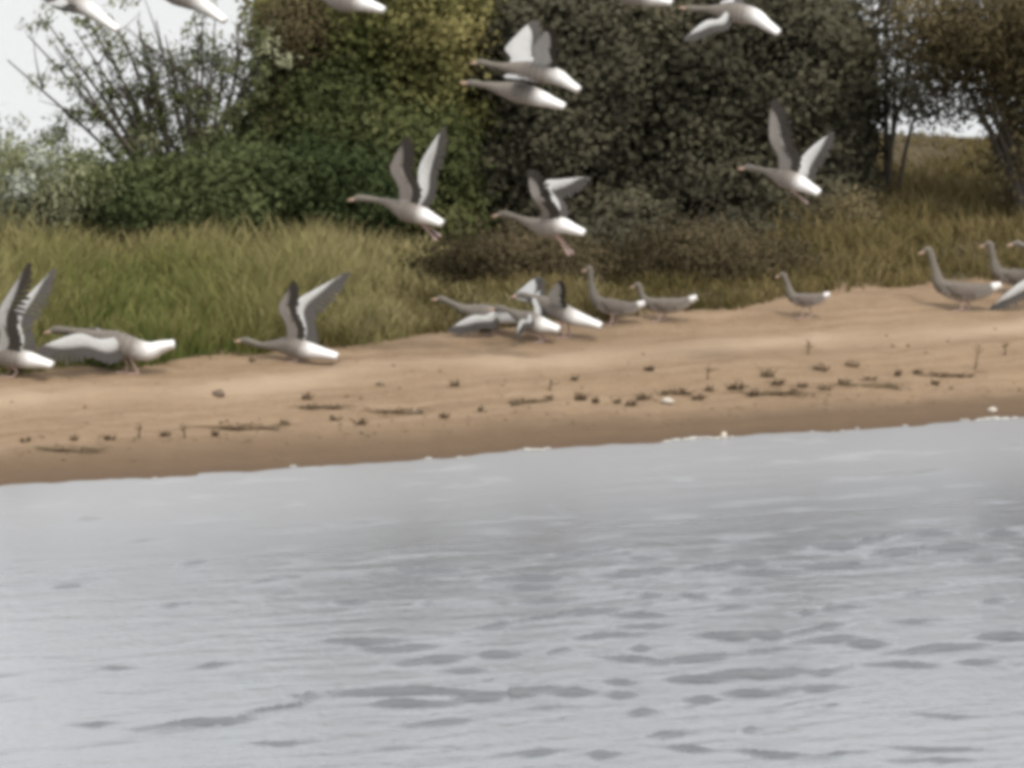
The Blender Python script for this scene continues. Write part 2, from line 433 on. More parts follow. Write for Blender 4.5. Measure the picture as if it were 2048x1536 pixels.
# ------------------------------------------------------------------ foliage builders
def leaves_mesh(name, clumps, per, size, aspect, droop=.3, sigma=.14, out=None):
    """clumps (n,3): leaf-sized faces gathered round every clump centre"""
    per = int(per * 1.5); size = size * .78
    n = len(clumps) * per
    c = np.repeat(clumps, per, 0)
    p = c + rng.normal(0, 1, (n, 3)) * sigma * np.array([1, 1, .85])
    big = np.sin(clumps[:, 0] * 2.3 + 1.7 * np.sin(clumps[:, 2] * 2.1)) * .5 + np.sin(clumps[:, 2] * 3.1 + clumps[:, 0] * 1.3 + clumps[:, 1]) * .5
    t = np.repeat(np.clip(.45 + .40 * big + rng.normal(0, .12, len(clumps)), .05, .95), per) + rng.normal(0, .06, n)
    dr = rng.normal(0, 1, (n, 3)); dr[:, 2] -= droop * 2
    dr /= np.linalg.norm(dr, axis=1)[:, None]
    nn = rng.normal(0, 1, (n, 3)); nn[:, 2] += 1.4
    sd = np.cross(dr, nn); sd /= np.linalg.norm(sd, axis=1)[:, None] + 1e-9
    s = size * rng.uniform(.6, 1.35, n)[:, None]
    a = p - dr * s * .5; b = p + sd * s * aspect * .5 - dr * s * .06; e = p + dr * s * .5; f = p - sd * s * aspect * .5 - dr * s * .06
    if out is None: out = np.zeros((len(clumps), 3))
    # leaves turn their faces outwards from the bough, so boughs read as soft rounded masses
    ov = np.repeat(out, per, 0) * .9 + (p - c) / sigma * .45 + np.array([0, -.1, .45]) + rng.normal(0, .16, (n, 3))
    ov /= np.linalg.norm(ov, axis=1)[:, None]
    flip = np.einsum('ij,ij->i', np.cross(b - a, e - a), ov) < 0
    b[flip], f[flip] = f[flip].copy(), b[flip].copy()
    V = np.stack([a, b, e, f], 1).reshape(-1, 3)
    Q = np.arange(n * 4).reshape(-1, 4)
    me = mesh_np(name, V, Q, {'tint': np.repeat(np.clip(t, 0, 1), 4)}, True)
    me.normals_split_custom_set_from_vertices(np.repeat(ov, 4, 0).astype(np.float32))
    return me

def blob_clumps(blobs, D):
    """blobs: (px, py, rx_px, ry_px, depth offset m, depth radius m, count)"""
    out, dirs = [], []
    for (px, py, rx, ry, dz, rd, n) in blobs:
        u = rng.normal(0, 1, (n, 3)); u /= np.linalg.norm(u, axis=1)[:, None]
        u *= (rng.uniform(0, 1, n) ** .42)[:, None]
        k = (D + dz) / FPX
        c = at(px, py, D + dz); dirs.append(u)
        out.append(c + u[:, :1] * rx * k * RIGHT + u[:, 1:2] * rd * np.array([0, 1, 0]) + u[:, 2:] * ry * k * np.array([0, 0, 1]))
    return np.vstack(out), np.vstack(dirs)

def tree(name, label, cat, base_px, D, blobs, mat, per=70, size=.085, aspect=.42, stems=(), sigma=.14, droop=.3, group=None, r0=.05, extra=None, leafy=0):
    bx = at(base_px[0], base_px[1], D)
    base = np.array([bx[0], bx[1], float(ground_z(bx[0], bx[1])) - .05])
    root = empty(name, tuple(base))
    tag(root, label, cat, group)
    clumps, outw = blob_clumps(blobs, D)
    V, F, lv = [], [], []
    targets = [at(s[0], s[1], D + (s[2] if len(s) > 2 else 0)) for s in stems]
    if not targets:
        idx = rng.choice(len(clumps), 7, replace=False)
        targets = [clumps[i] for i in idx]
    for tg in targets:
        j = rng.normal(0, .06, 3); j[2] = 0
        off = rng.normal(0, .30 if leafy else .05, 3); off[2] = 0; off[1] *= .5
        P = catmull([base + off - base, base * .55 + tg * .45 + j + np.array([0, 0, .12]) - base, tg - base], 7)
        tube(P, np.linspace(r0, r0 * .22, 7), 6, V, F)
        for _ in range(leafy):                   # leaf tufts strung along the stem
            q = P[min(int(rng.uniform(2.2, 6.99)), 6)] + base + rng.normal(0, .035, 3) + np.array([0, 0, rng.uniform(-.15, .15)])
            lv.append(q)
        for _ in range(6 if leafy else 3):       # side twigs
            q = P[rng.integers(3, 6)]
            e = q + rng.normal(0, .22, 3) + np.array([0, 0, .25])
            tube([q, (q + e) / 2 + rng.normal(0, .03, 3), e], [r0 * .3, r0 * .2, r0 * .08], 5, V, F)
    new_obj('trunk', mesh_py('trunk', V, F), root, [M_bark])
    if leafy: clumps = np.vstack([clumps, np.array(lv)]); outw = np.vstack([outw, np.zeros((len(lv), 3))])
    me = leaves_mesh('crown', clumps - base, per, size, aspect, droop, sigma, outw)
    new_obj('crown', me, root, [mat])
    if extra is not None:
        cl, _o = blob_clumps(extra, D)
        new_obj('pale_flecks', leaves_mesh('pale_flecks', cl - base, 10, .065, .9, 0, .05), root, [L_pale])  # small pale faces scattered low in the crown
    return root

# ------------------------------------------------------------------ trees and shrubs behind the beach
tree('willow_shrub', 'loose willow shrub with bare upright stems in front of bright water at upper left', 'shrub', (390, 470), 61.5,
     [(440, 320, 90, 60, 0, .5, 26), (250, 360, 190, 40, 0, .6, 26), (535, 150, 50, 120, 0, .5, 34), (120, 270, 130, 50, .2, .5, 16), (500, 300, 80, 110, 0, .5, 50), (300, 250, 190, 90, .2, .6, 34), (400, 180, 150, 110, .2, .6, 20)],
     L_willow, per=22, size=.085, aspect=.36, r0=.036, leafy=8,
     stems=[(15, 120), (55, 70), (90, 40), (110, 90), (150, 60), (185, 120), (205, 70), (232, 150), (250, 80), (275, 40), (300, 130), (330, 70), (345, 150), (365, 90), (395, 60), (415, 140), (430, 40), (455, 100), (475, 150),
            (490, 60), (520, 100), (545, 40), (230, 190), (150, 180), (170, 30), (222, 30), (290, 90), (312, 40), (380, 130), (405, 20), (440, 120), (500, 140), (265, 150)], sigma=.055)
tree('leafy_shrub', 'mid green leafy shrub at the far left with pale flecks low in its leaves', 'shrub', (40, 480), 60.6,
     [(60, 400, 170, 85, 0, .7, 120), (150, 375, 110, 50, 0, .6, 60), (-60, 340, 100, 90, 0, .7, 60)], L_willow, per=70, size=.08,
     extra=[(75, 350, 55, 42, -.75, .1, 14), (30, 375, 30, 25, -.75, .1, 6)])
tree('dark_shrub', 'low dense dark green shrub behind the grass left of the flying geese', 'shrub', (420, 480), 60.9,
     [(300, 410, 190, 65, 0, .7, 170), (480, 400, 170, 85, 0, .7, 190), (640, 385, 140, 85, 0, .7, 170), (720, 400, 70, 70, .1, .6, 60), (190, 420, 120, 50, 0, .6, 80)],
     L_dark, per=75, size=.085, aspect=.95)
tree('olive_tree', 'olive green tree with yellowish upper leaves left of the dark trees', 'tree', (720, 450), 62.6,
     [(720, 90, 170, 150, 0, 1.0, 250), (820, 200, 150, 150, 0, .9, 210), (860, 50, 110, 110, -.2, .8, 110), (575, 90, 60, 120, 0, .6, 60)],
     L_olive, per=75, size=.09, aspect=.95)
tree('brown_shrub', 'thin brownish shrub between the willow stems and the olive tree', 'shrub', (590, 430), 61.9,
     [(590, 90, 60, 120, 0, .5, 70), (560, 240, 60, 80, 0, .5, 50), (640, 20, 50, 70, 0, .4, 30)], L_brown, per=50, size=.085, r0=.025)
tree('green_bush', 'broad green bush under the olive tree, behind the straight winged flying goose', 'shrub', (720, 470), 61.8,
     [(640, 250, 140, 110, 0, .7, 170), (570, 340, 90, 90, 0, .6, 90), (770, 320, 170, 110, 0, .7, 210), (840, 430, 110, 60, 0, .6, 90), (700, 410, 140, 60, 0, .6, 110)], L_green, per=70, size=.085, aspect=.95)
tree('dark_tree', 'dark grey green tree in the centre behind the goose pair one above the other', 'tree', (1080, 500), 63.2,
     [(1020, 140, 160, 190, 0, 1.1, 260), (1130, 250, 190, 170, 0, 1.1, 290), (980, 310, 140, 140, .1, .9, 190), (1200, 110, 170, 165, 0, 1.1, 240), (1100, 420, 180, 80, .1, .8, 150), (1235, 460, 100, 80, -.7, .5, 90), (1230, 520, 90, 36, -1.8, .4, 50)],
     L_shade, per=75, size=.09, aspect=1.0)
tree('dark_tree', 'broad dark tree right of centre behind the lone goose with raised wings', 'tree', (1500, 520), 63.4,
     [(1420, 150, 180, 200, 0, 1.1, 300), (1580, 160, 170, 210, 0, 1.1, 300), (1380, 330, 160, 140, 0, 1.0, 220), (1560, 340, 160, 130, 0, 1.0, 220), (1662, 300, 50, 130, .1, .8, 80), (1470, 440, 170, 70, .2, .8, 120), (1610, 460, 110, 80, -.9, .5, 100), (1500, 500, 110, 46, -1.6, .5, 80), (1590, 510, 90, 40, -1.9, .4, 60)],
     L_shade, per=75, size=.09, aspect=1.0)
tree('leaning_tree', 'brown olive tree with dark leaning trunks at the upper right edge', 'tree', (2075, 430), 62.0,
     [(1970, 90, 120, 110, 0, .9, 66), (2070, 150, 110, 190, 0, 1.0, 110), (1885, 110, 80, 50, 0, .7, 10), (1840, 40, 90, 60, 0, .6, 20), (2060, 40, 150, 90, 0, 1.0, 80), (2080, 330, 80, 90, .3, .7, 70)],
     L_brown, per=70, size=.09, r0=.055,
     stems=[(1955, 165, -.4), (1985, 175, -.3), (1930, 120), (2050, 60), (1880, 90), (1850, 20)])
tree('thin_tree', 'thin sparse tree with pale water showing between its twigs right of the dark tree', 'tree', (1770, 380), 63.5,
     [(1750, 150, 40, 120, 0, .6, 30), (1840, 60, 90, 80, 0, .6, 18), (1835, 195, 70, 40, 0, .5, 20), (1870, 140, 60, 40, 0, .5, 14), (1910, 215, 50, 30, 0, .5, 10), (1770, -20, 70, 70, 0, .6, 26)], L_shade, per=45, size=.085, r0=.03,
     stems=[(1775, 60), (1800, 20), (1835, 90), (1860, 150), (1820, 170), (1770, -40)])
tree('brown_scrub', 'low brown scrub at the foot of the dark trees behind the geese group', 'shrub', (1000, 585), 58.6,
     [(900, 565, 90, 50, -.4, .5, 70), (1010, 540, 110, 65, -.6, .5, 120), (1120, 555, 100, 55, -.6, .5, 90)], L_scrub, per=60, size=.07, r0=.018)
tree('brown_scrub', 'low brown scrub between the standing geese and the broad dark tree', 'shrub', (1350, 560), 59.2,
     [(1270, 545, 110, 50, -.6, .5, 90), (1390, 530, 120, 56, -.6, .5, 120), (1500, 530, 110, 50, -.5, .5, 90)], L_scrub, per=60, size=.07, r0=.018)
tree('shadow_bush', 'small bush put in for the dark shadow right of the broad dark tree', 'shrub', (1650, 520), 61.5,  # bush added to stand in for a dark shadow
     [(1690, 445, 55, 42, 0, .4, 40), (1640, 490, 50, 40, 0, .4, 40)], L_brown, per=60, size=.07, r0=.015)

# ------------------------------------------------------------------ grass
def grass(name, label, n, xr, yf, hgt, tintf, width=.012, mat=None):
    width *= .72
    x = rng.uniform(*xr, n) + rng.normal(0, .25, n)
    lo, hi = yf(x)
    y = lo + (hi - lo) * rng.uniform(0, 1, n) ** 1.15
    ok = hi > lo
    x, y = x[ok], y[ok]; n = len(x)
    # uneven tufts
    keep = (np.sin(x * 5.1 + 1.3 * np.sin(y * 3)) + np.sin(y * 4.3 + x * 2.2) + rng.uniform(-1.8, 1.8, n)) > -1.0
    x, y = x[keep], y[keep]; n = len(x)
    z = ground_z(x, y) - .02
    h = hgt(x, y) * np.clip(np.exp(rng.normal(-.35, .38, n)), .3, 1.25) * (.78 + .35 * np.sin(x * 3.7 + 2 * np.sin(y * 1.9)) * np.sin(y * 2.7 + x))
    lean = rng.normal(0, .38, (n, 2)) * h[:, None]
    az = rng.uniform(0, math.pi, n)
    sx, sy = np.cos(az) * width, np.sin(az) * width * .6
    t0 = tintf(x, y) + rng.normal(0, .13, n)
    V = np.zeros((n, 8, 3)); T = np.zeros((n, 8))
    for k, f in enumerate((0, .4, .75, 1.0)):
        cx = x + lean[:, 0] * f ** 1.8; cy = y + lean[:, 1] * f ** 1.8; cz = z + h * f * (1 - .12 * f)
        ww = (1, .9, .6, .15)[k]
        V[:, 2 * k] = np.stack([cx - sx * ww, cy - sy * ww, cz], -1)
        V[:, 2 * k + 1] = np.stack([cx + sx * ww, cy + sy * ww, cz], -1)
        T[:, 2 * k] = T[:, 2 * k + 1] = np.clip(t0 + (.42 * f - .12), 0, 1)
    i = np.arange(n)[:, None] * 8
    Q = np.concatenate([np.concatenate([i + 2 * k, i + 2 * k + 1, i + 2 * k + 3, i + 2 * k + 2], 1) for k in range(3)])
    o = new_obj(name, mesh_np(name, V.reshape(-1, 3), Q, {'tint': T.ravel()}, False), None, [mat or L_grass])
    return tag(o, label, 'grass', kind='stuff')

def px_of(x, y): return 1024 + x / (y * math.cos(PITCH) + 0.7 * math.sin(PITCH)) * FPX
def tint_left(x, y):
    px = px_of(x, y)
    g = np.exp(-((px - 280) / 260) ** 2) * (1 - smooth(56.5, 60, y))
    return .52 - .42 * g + .12 * smooth(500, 850, px)
grass('tall_grass', 'tall green and tan grass on the bank behind the left part of the sand', 60000, (-6.5, .5),
      lambda x: (edge_y(x) + .12 * np.sin(x * 6), np.full_like(x, 60.5)), lambda x, y: .58 + .10 * np.sin(x * 2.1) - .40 * smooth(-2.4, .4, x) - .06, tint_left)
grass('olive_grass', 'olive brown grass covering the bank at the right up to the water gap', 40000, (2.95, 8),
      lambda x: (edge_y(x) + .1 * np.sin(x * 6), np.minimum(back_y(x) - .8, 71.5)), lambda x, y: (.30 + .06 * np.sin(x * 3 + y)) * (1 - .72 * smooth(63, 68, y)), lambda x, y: .36 + .12 * np.sin(x * 1.7 + y * .9), mat=L_grassb)
grass('dry_grass', 'short dry brown grass along the top of the sand in the middle', 24000, (-2.2, 3.2),
      lambda x: (edge_y(x) + .1 * np.sin(x * 5), edge_y(x) + 3.6), lambda x, y: .20 + .08 * np.sin(x * 4 + y * 2), lambda x, y: .26 + .15 * np.sin(x * 2.7 + y), mat=L_grassb)

# ------------------------------------------------------------------ geese
RW = np.array([.013, .028, .025, .050, .104, .090, .076, .084])
RH = np.array([.015, .033, .027, .054, .100, .078, .052, .034])

def goose(label, pts, D=None, foot=None, wings=(), legs=(), group='greylag geese', k=1.0, folded=False):
    if foot is not None:
        g, D = ground_at(*foot)
    def P(p):
        return at(p[0], p[1], D + (p[2] if len(p) > 2 else 0.0))
    sp = [P(p) for p in pts]
    b = sp[4] if foot is None else g
    root = empty('goose', tuple(b)); tag(root, label, 'goose', group)
    # 8 control points: bill base, head, neck, chest, mid, rump, tail root, tail end
    c = [sp[0], sp[1], sp[2], sp[3], sp[4], sp[5], .45 * sp[5] + .55 * sp[6], sp[6]]
    n = 46
    RWk, RHk = RW.copy(), RH.copy()
    if folded: RWk[1:4] = (.032, .036, .072); RHk[1:4] = (.036, .038, .074)
    path = catmull(c, n) - b
    u = np.linspace(0, 7, n)
    rw = np.interp(u, range(8), RWk) * k; rh = np.interp(u, range(8), RHk) * k
    for arr in (rw, rh):
        arr[1:-1] = .25 * arr[:-2] + .5 * arr[1:-1] + .25 * arr[2:]
    fw = sp[3] - sp[6]
    side = nrm(np.cross(nrm(fw), [0, 0, 1]))
    seg = 16
    V, F, al, be = [], [], [], []
    for i in range(n):
        t = nrm(path[min(i + 1, n - 1)] - path[max(i - 1, 0)])
        s2 = nrm(side - np.dot(side, t) * t)
        up = nrm(np.cross(t, s2))
        if i > n * .4 and up[2] < 0: up = -up
        if i <= n * .4 and np.dot(up, np.cross(nrm(path[n // 2] - path[n // 2 - 2]), s2)) < 0: up = up
        for q in range(seg):
            th = 2 * math.pi * q / seg
            V.append(path[i] + rw[i] * math.cos(th) * s2 + rh[i] * math.sin(th) * up)
            al.append(u[i] / 7); be.append(max(0, -math.sin(th)) if u[i] > 3.2 else 0)
    for i in range(n - 1):
        for q in range(seg):
            q2 = (q + 1) % seg
            F.append((i * seg + q, i * seg + q2, (i + 1) * seg + q2, (i + 1) * seg + q))
    F.append(tuple(range(seg))[::-1]); F.append(tuple((n - 1) * seg + q for q in range(seg)))
    new_obj('body', mesh_py('body', V, F, attrs={'along': al, 'belly': be}), root, [M_body_stand if folded else M_body])
    # bill
    hd = nrm(sp[0] - sp[1]); hb = sp[0] - b
    V, F = [], []
    tube([hb - hd * .012 * k, hb + hd * .010 * k, hb + hd * .036 * k, hb + hd * .05 * k], np.array([.017, .016, .010, .005]) * k, 8, V, F)
    new_obj('bill', mesh_py('bill', V, F), root, [M_bill])
    # eyes
    for s in (-1, 1):
        V, F = [], []
        e = sp[1] - b + s * side * .024 * k + hd * .006 * k + np.array([0, 0, .008 * k])
        tube([e - s * side * .006, e, e + s * side * .004], [.0065, .0065, .003], 7, V, F)
        new_obj('eye', mesh_py('eye', V, F), root, [M_eye])
    # wings
    for wdef in wings:
        S, W_, T = (P(wdef[x]) - b for x in 'SWT')
        T = W_ + .86 * (T - W_)
        cd = wdef['cd']
        cd = nrm(cd[0] * RIGHT - cd[1] * UP + (cd[2] if len(cd) > 2 else 0) * FWD)
        ch = wdef.get('ch', .21)
        elbow = .5 * S + .5 * W_ + cd * .035
        m = 18
        L = catmull([S, elbow, W_, .5 * W_ + .5 * T - cd * .012, T], m)
        uu = np.linspace(0, 1, m)
        tipd = nrm(T - W_)
        cd2 = wdef.get('cd2'); cd2 = cd if cd2 is None else nrm(cd2[0] * RIGHT - cd2[1] * UP)
        dirs = np.array([nrm((cd * (1 - smooth(.3, .6, x)) + cd2 * smooth(.3, .6, x)) * (1 - .80 * smooth(.45, 1.0, x)) + tipd * .80 * smooth(.45, 1.0, x)) for x in uu])
        cl = ch * np.interp(uu, [0, .15, .5, .8, 1], [.85, 1.0, 1.0, .90, .50])
        spn = nrm(T - S)
        dors = np.cross(spn, cd) if wdef.get('left', True) else np.cross(cd, spn)
        dors = nrm(dors)
        cov = wdef.get('cov', 1.0); fr = [0, .07, .22, .42 * cov, .60 * cov]; th = [.0, .012, .017, .011, .003]
        th = np.array(th)
        V, F, MI = [], [], []
        for i in range(m):
            tk = np.interp(uu[i], [0, .5, 1], [1.25, .8, .3])
            cam_ = .02 * np.array([0, .35, .75, .8, .5])
            cc = np.interp(uu[i], [0, .5, 1], [1, 1, .75])
            for a_, t_, z_ in zip(fr, th, cam_): V.append(L[i] + dirs[i] * cl[i] * a_ * cc + dors * (t_ * tk + z_))
            for a_, t_, z_ in list(zip(fr, th, cam_))[::-1]: V.append(L[i] + dirs[i] * cl[i] * a_ * cc - dors * (t_ * tk * .6 - z_))
        r = 10
        for i in range(m - 1):
            for q in range(r):
                q2 = (q + 1) % r
                F.append((i * r + q, i * r + q2, (i + 1) * r + q2, (i + 1) * r + q)); MI.append(0 if q < 5 else 1)
        F.append(tuple(range(r))); MI.append(1); F.append(tuple((m - 1) * r + q for q in range(r))); MI.append(0)
        wo = new_obj('wing', mesh_py('wing', V, F, MI), root, [M_silver, M_silver if wdef.get('pale') else M_grey])
        # flight feathers: separate overlapping vanes
        V, F = [], []
        nf = 29
        for j in range(nf):
            x = .02 + .98 * j / (nf - 1)
            lead = np.array([np.interp(x, uu, L[:, q]) for q in range(3)])
            dd = nrm([np.interp(x, uu, dirs[:, q]) for q in range(3)])
            c_ = np.interp(x, uu, cl)
            ln = c_ * (1.0 + .05 * math.sin(j * 2.4)) * (1.12 if x > .55 else 1.0)
            sd = nrm(np.cross(dors, dd))
            hw = .027 * (1 if x < .55 else .62)
            zoff = dors * (.0118 + .0008 * (j % 2))
            st = lead + dd * c_ * .44 * cov + zoff; en = lead + dd * ln + dors * .004
            bb = len(V)
            for f, wv, zz in ((0, 1.0, 0), (.35, 1.1, .004), (.8, 1.0, .003), (.95, .6, 0), (1.0, .2, 0)):
                p = st + (en - st) * f
                V += [p - sd * hw * wv - dors * .001, p + dors * (zz * .2), p + sd * hw * wv + dors * .001]
            for q in range(4):
                a_ = bb + q * 3
                F += [(a_, a_ + 1, a_ + 4, a_ + 3), (a_ + 1, a_ + 2, a_ + 5, a_ + 4)]
        new_obj('flight_feathers', mesh_py('flight_feathers', V, F), wo, [M_flight])
    if folded:
        for s in (-1, 1):
            V, F = [], []
            pp = catmull([sp[3] * .75 + sp[4] * .25, sp[4], sp[5], .25 * sp[5] + .75 * sp[6] + np.array([0, 0, .015])], 12) - b
            for i in range(12):
                f = i / 11
                t = nrm(pp[min(i + 1, 11)] - pp[max(i - 1, 0)]); up = nrm(np.cross(t, side)); up = up if up[2] > 0 else -up
                hh = k * np.interp(f, [0, .2, .55, .85, 1], [.02, .072, .066, .028, .006])
                oo = k * np.interp(f, [0, .2, .55, .85, 1], [.072, .092, .082, .045, .012])
                for q in range(8):
                    a_ = 2 * math.pi * q / 8
                    V.append(pp[i] + s * side * (oo + .022 * k * math.cos(a_) * (1 - .5 * f)) + up * (.022 * k + hh * math.sin(a_)))
            for i in range(11):
                for q in range(8):
                    q2 = (q + 1) % 8
                    F.append((i * 8 + q, i * 8 + q2, (i + 1) * 8 + q2, (i + 1) * 8 + q))
            F.append(tuple(range(8))); F.append(tuple(88 + q for q in range(8)))
            new_obj('folded_wing', mesh_py('folded_wing', V, F), root, [M_fold])
    # legs with webbed feet
    for lg in legs:
        q = [P(x) - b for x in lg[:3]]
        flat = foot is not None
        if flat:
            fx = q[2] + b
            q[2][2] = float(ground_z(fx[0], fx[1])) + .012 - b[2]
        V, F = [], []
        tube(catmull(q, 7), np.array([.020, .014, .010, .010, .009, .009, .009]) * k, 7, V, F)
        fd = nrm(np.array([fw[0], fw[1], 0])) if flat else nrm(q[2] - q[1])
        upv = np.array([0, 0, 1.0]) if flat else nrm(np.cross(fd, side))
        sv = nrm(np.cross(upv, fd))
        bb = len(V)
        h0 = q[2] - upv * .004
        for dx, dy in ((-.012, -.01), (-.012, .01), (.075, .045), (.062, .02), (.088, 0), (.062, -.02), (.075, -.045)):
            V.append(h0 + fd * dx * k + sv * dy * k + upv * .005)
        for dx, dy in ((-.012, -.01), (-.012, .01), (.075, .045), (.062, .02), (.088, 0), (.062, -.02), (.075, -.045)):
            V.append(h0 + fd * dx * k + sv * dy * k - upv * .004)
        F.append(tuple(bb + x for x in range(7))); F.append(tuple(bb + 7 + x for x in range(7))[::-1])
        for x in range(7):
            y = (x + 1) % 7
            F.append((bb + x, bb + 7 + x, bb + 7 + y, bb + y))
        new_obj('leg', mesh_py('leg', V, F, smooth_shade=False), root, [M_leg])
    return root

FLY, LAND, TOP = 'geese flying in front of the trees', 'geese on or just above the sand', 'geese cut off by the top of the photo'
def W(S, Wp, T, cd, left=True, **kw): return dict(S=S, W=Wp, T=T, cd=cd, left=left, **kw)

# --- in the air
goose('flying goose with both wings straight up, left one of the pair above the tall grass',
      [(705, 399, .12), (720, 396, .12), (757, 401, .08), (785, 410, .04), (815, 423, 0), (845, 431, -.04), (884, 447, -.08)], D=53.5, group=FLY,
      wings=[W((797, 405, -.05), (779, 340, -.2), (803, 286, -.28), (1, .10, .05)), W((818, 408, .09), (838, 335, .3), (880, 262, .36), (.85, .35, .55), False)],
      legs=[[(836, 442, -.03), (850, 456, -.03), (862, 468, -.03)], [(840, 440, .03), (854, 452, .03), (868, 462, .03)]])
goose('flying goose with dangling legs and one pale wing swept back to the right',
      [(993, 431, .12), (1009, 428, .12), (1036, 436, .08), (1062, 447, .04), (1092, 455, 0), (1122, 451, -.04), (1168, 466, -.08)], D=53.6, group=FLY,
      wings=[W((1082, 440, -.06), (1066, 398, -.25), (1056, 354, -.3), (1, .10, .05), ch=.17), W((1092, 432, .08), (1088, 364, .25), (1170, 354, .45), (.9, .5, .2), False, cd2=(.35, .9))],
      legs=[[(1108, 468, -.03), (1120, 482, -.03), (1130, 496, -.03)], [(1112, 468, .03), (1124, 480, .03), (1136, 494, .03)]])
goose('lone flying goose before the broad dark tree, wings in a V and bright white rump',
      [(1485, 337, .12), (1498, 335, .12), (1526, 341, .08), (1548, 349, .04), (1572, 357, 0), (1598, 366, -.04), (1638, 386, -.08)], D=53.5, group=FLY,
      wings=[W((1556, 345, -.05), (1539, 282, -.2), (1541, 212, -.28), (1, .08, .05)), W((1582, 345, .08), (1604, 314, .25), (1656, 268, .4), (.6, .6, .4), False)],
      legs=[[(1582, 378, -.03), (1592, 388, -.03), (1603, 396, -.03)]])
goose('upper flying goose of the overlapping pair, both wings arched over its back',
      [(950, 126, .12), (963, 125, .12), (991, 131, .08), (1019, 136, .04), (1060, 143, 0), (1112, 153, -.04), (1158, 180, -.08)], D=54.6, group=FLY,
      wings=[W((1058, 132, -.06), (1064, 98, -.2), (1088, 66, -.35), (1, .25, 0), pale=True, ch=.22, cov=1.35), W((1018, 128, .07), (1010, 98, .25), (1048, 55, .4), (1, .18, 0), False, ch=.30, cov=1.4)])
goose('lower flying goose of the overlapping pair, wings level and pale belly showing',
      [(930, 166, .1), (944, 166, .1), (968, 170, .06), (995, 176, .03), (1035, 185, 0), (1078, 196, -.04), (1128, 213, -.08)], D=53.0, group=FLY,
      wings=[W((1030, 161, -.06), (1008, 157, -.35), (1046, 160, -.65), (1, .12, 0)), W((1030, 158, .06), (1006, 153, .35), (1044, 156, .65), (1, .13, 0), False)])
goose('flying goose at the top right with its wings pushed down in an arch',
      [(1368, 16, .12), (1382, 17, .12), (1408, 18, .08), (1432, 21, .04), (1465, 25, 0), (1507, 32, -.04), (1557, 66, -.08)], D=53.6, group=FLY,
      wings=[W((1448, 24, -.06), (1414, 40, -.3), (1370, 76, -.45), (.6, .75, 0), ch=.13, pale=True), W((1455, 20, .06), (1440, 6, .4), (1468, -4, .7), (1, .2, 0), False)])
goose('goose cut by the top edge above the olive tree, only belly and tail in view',
      [(585, -26, .1), (600, -26, .1), (628, -16, .06), (652, -6, .03), (685, 3, 0), (722, 6, -.04), (767, 20, -.08)], D=53.6, group=TOP,
      wings=[W((672, -8, -.06), (664, -75, -.25), (676, -140, -.3), (1, .1, .05)), W((690, -8, .08), (700, -70, .25), (740, -130, .4), (.8, .4, .5), False)])
goose('goose cut by the top edge between the two dark trees, only its belly showing',
      [(1166, -32, .1), (1180, -32, .1), (1206, -26, .06), (1230, -18, .03), (1264, -11, 0), (1302, -5, -.04), (1342, 5, -.08)], D=53.6, group=TOP,
      wings=[W((1250, -22, -.06), (1242, -88, -.25), (1254, -150, -.3), (1, .1, .05)), W((1268, -22, .08), (1278, -80, .25), (1318, -140, .4), (.8, .4, .5), False)])
goose('goose cut by the top edge before the bright water, leftmost of the two there',
      [(20, -30, .1), (34, -30, .1), (60, -24, .06), (86, -14, .03), (122, 0, 0), (172, 16, -.04), (236, 60, -.08)], D=55.5, group=TOP,
      wings=[W((112, -6, -.06), (92, 8, -.3), (128, 18, -.5), (.9, .3, 0), pale=False), W((120, -12, .08), (118, -70, .25), (150, -120, .4), (.8, .4, .5), False)])
goose('goose cut by the top edge above the willow stems, white tail hanging into view',
      [(252, -36, .1), (266, -36, .1), (292, -30, .06), (318, -22, .03), (352, -10, 0), (400, 8, -.04), (450, 42, -.08)], D=55.5, group=TOP,
      wings=[W((340, -20, -.06), (330, -85, -.25), (342, -140, -.3), (1, .1, .05)), W((352, -20, .08), (362, -80, .25), (400, -130, .4), (.8, .4, .5), False)])

# --- on or just above the sand
goose('goose at the left edge leaving the ground with both dark tipped wings raised',
      [(-98, 680, .12), (-84, 677, .12), (-55, 685, .08), (-26, 700, .04), (14, 713, 0), (56, 720, -.04), (104, 730, -.08)], foot=(32, 754), group=LAND,
      wings=[W((-8, 702, -.06), (-8, 630, -.2), (54, 530, -.3), (.85, .35, 0), pale=True, cov=.75), W((24, 700, .09), (24, 630, .22), (104, 540, .4), (.8, .5, .1), False, cov=.75)],
      legs=[[(18, 732, -.03), (34, 742, -.03), (26, 752, -.03)], [(8, 732, .03), (20, 742, .03), (10, 751, .03)]])
goose('big goose running beside the tall grass with one wing swept down and white rump',
      [(98, 664, .1), (112, 660, .1), (146, 663, .06), (186, 673, .03), (232, 686, 0), (290, 703, -.03), (348, 688, -.05)], foot=(275, 748), group=LAND, k=1.15,
      wings=[W((228, 674, -.09), (160, 666, -.3), (82, 692, -.45), (.38, .9, 0), ch=.24), W((225, 672, .07), (190, 656, .4), (130, 664, .65), (.6, .8, 0), False, ch=.16)],
      legs=[[(258, 712, -.03), (268, 730, -.03), (276, 748, -.03)], [(246, 712, .03), (254, 728, .03), (252, 742, .03)]])
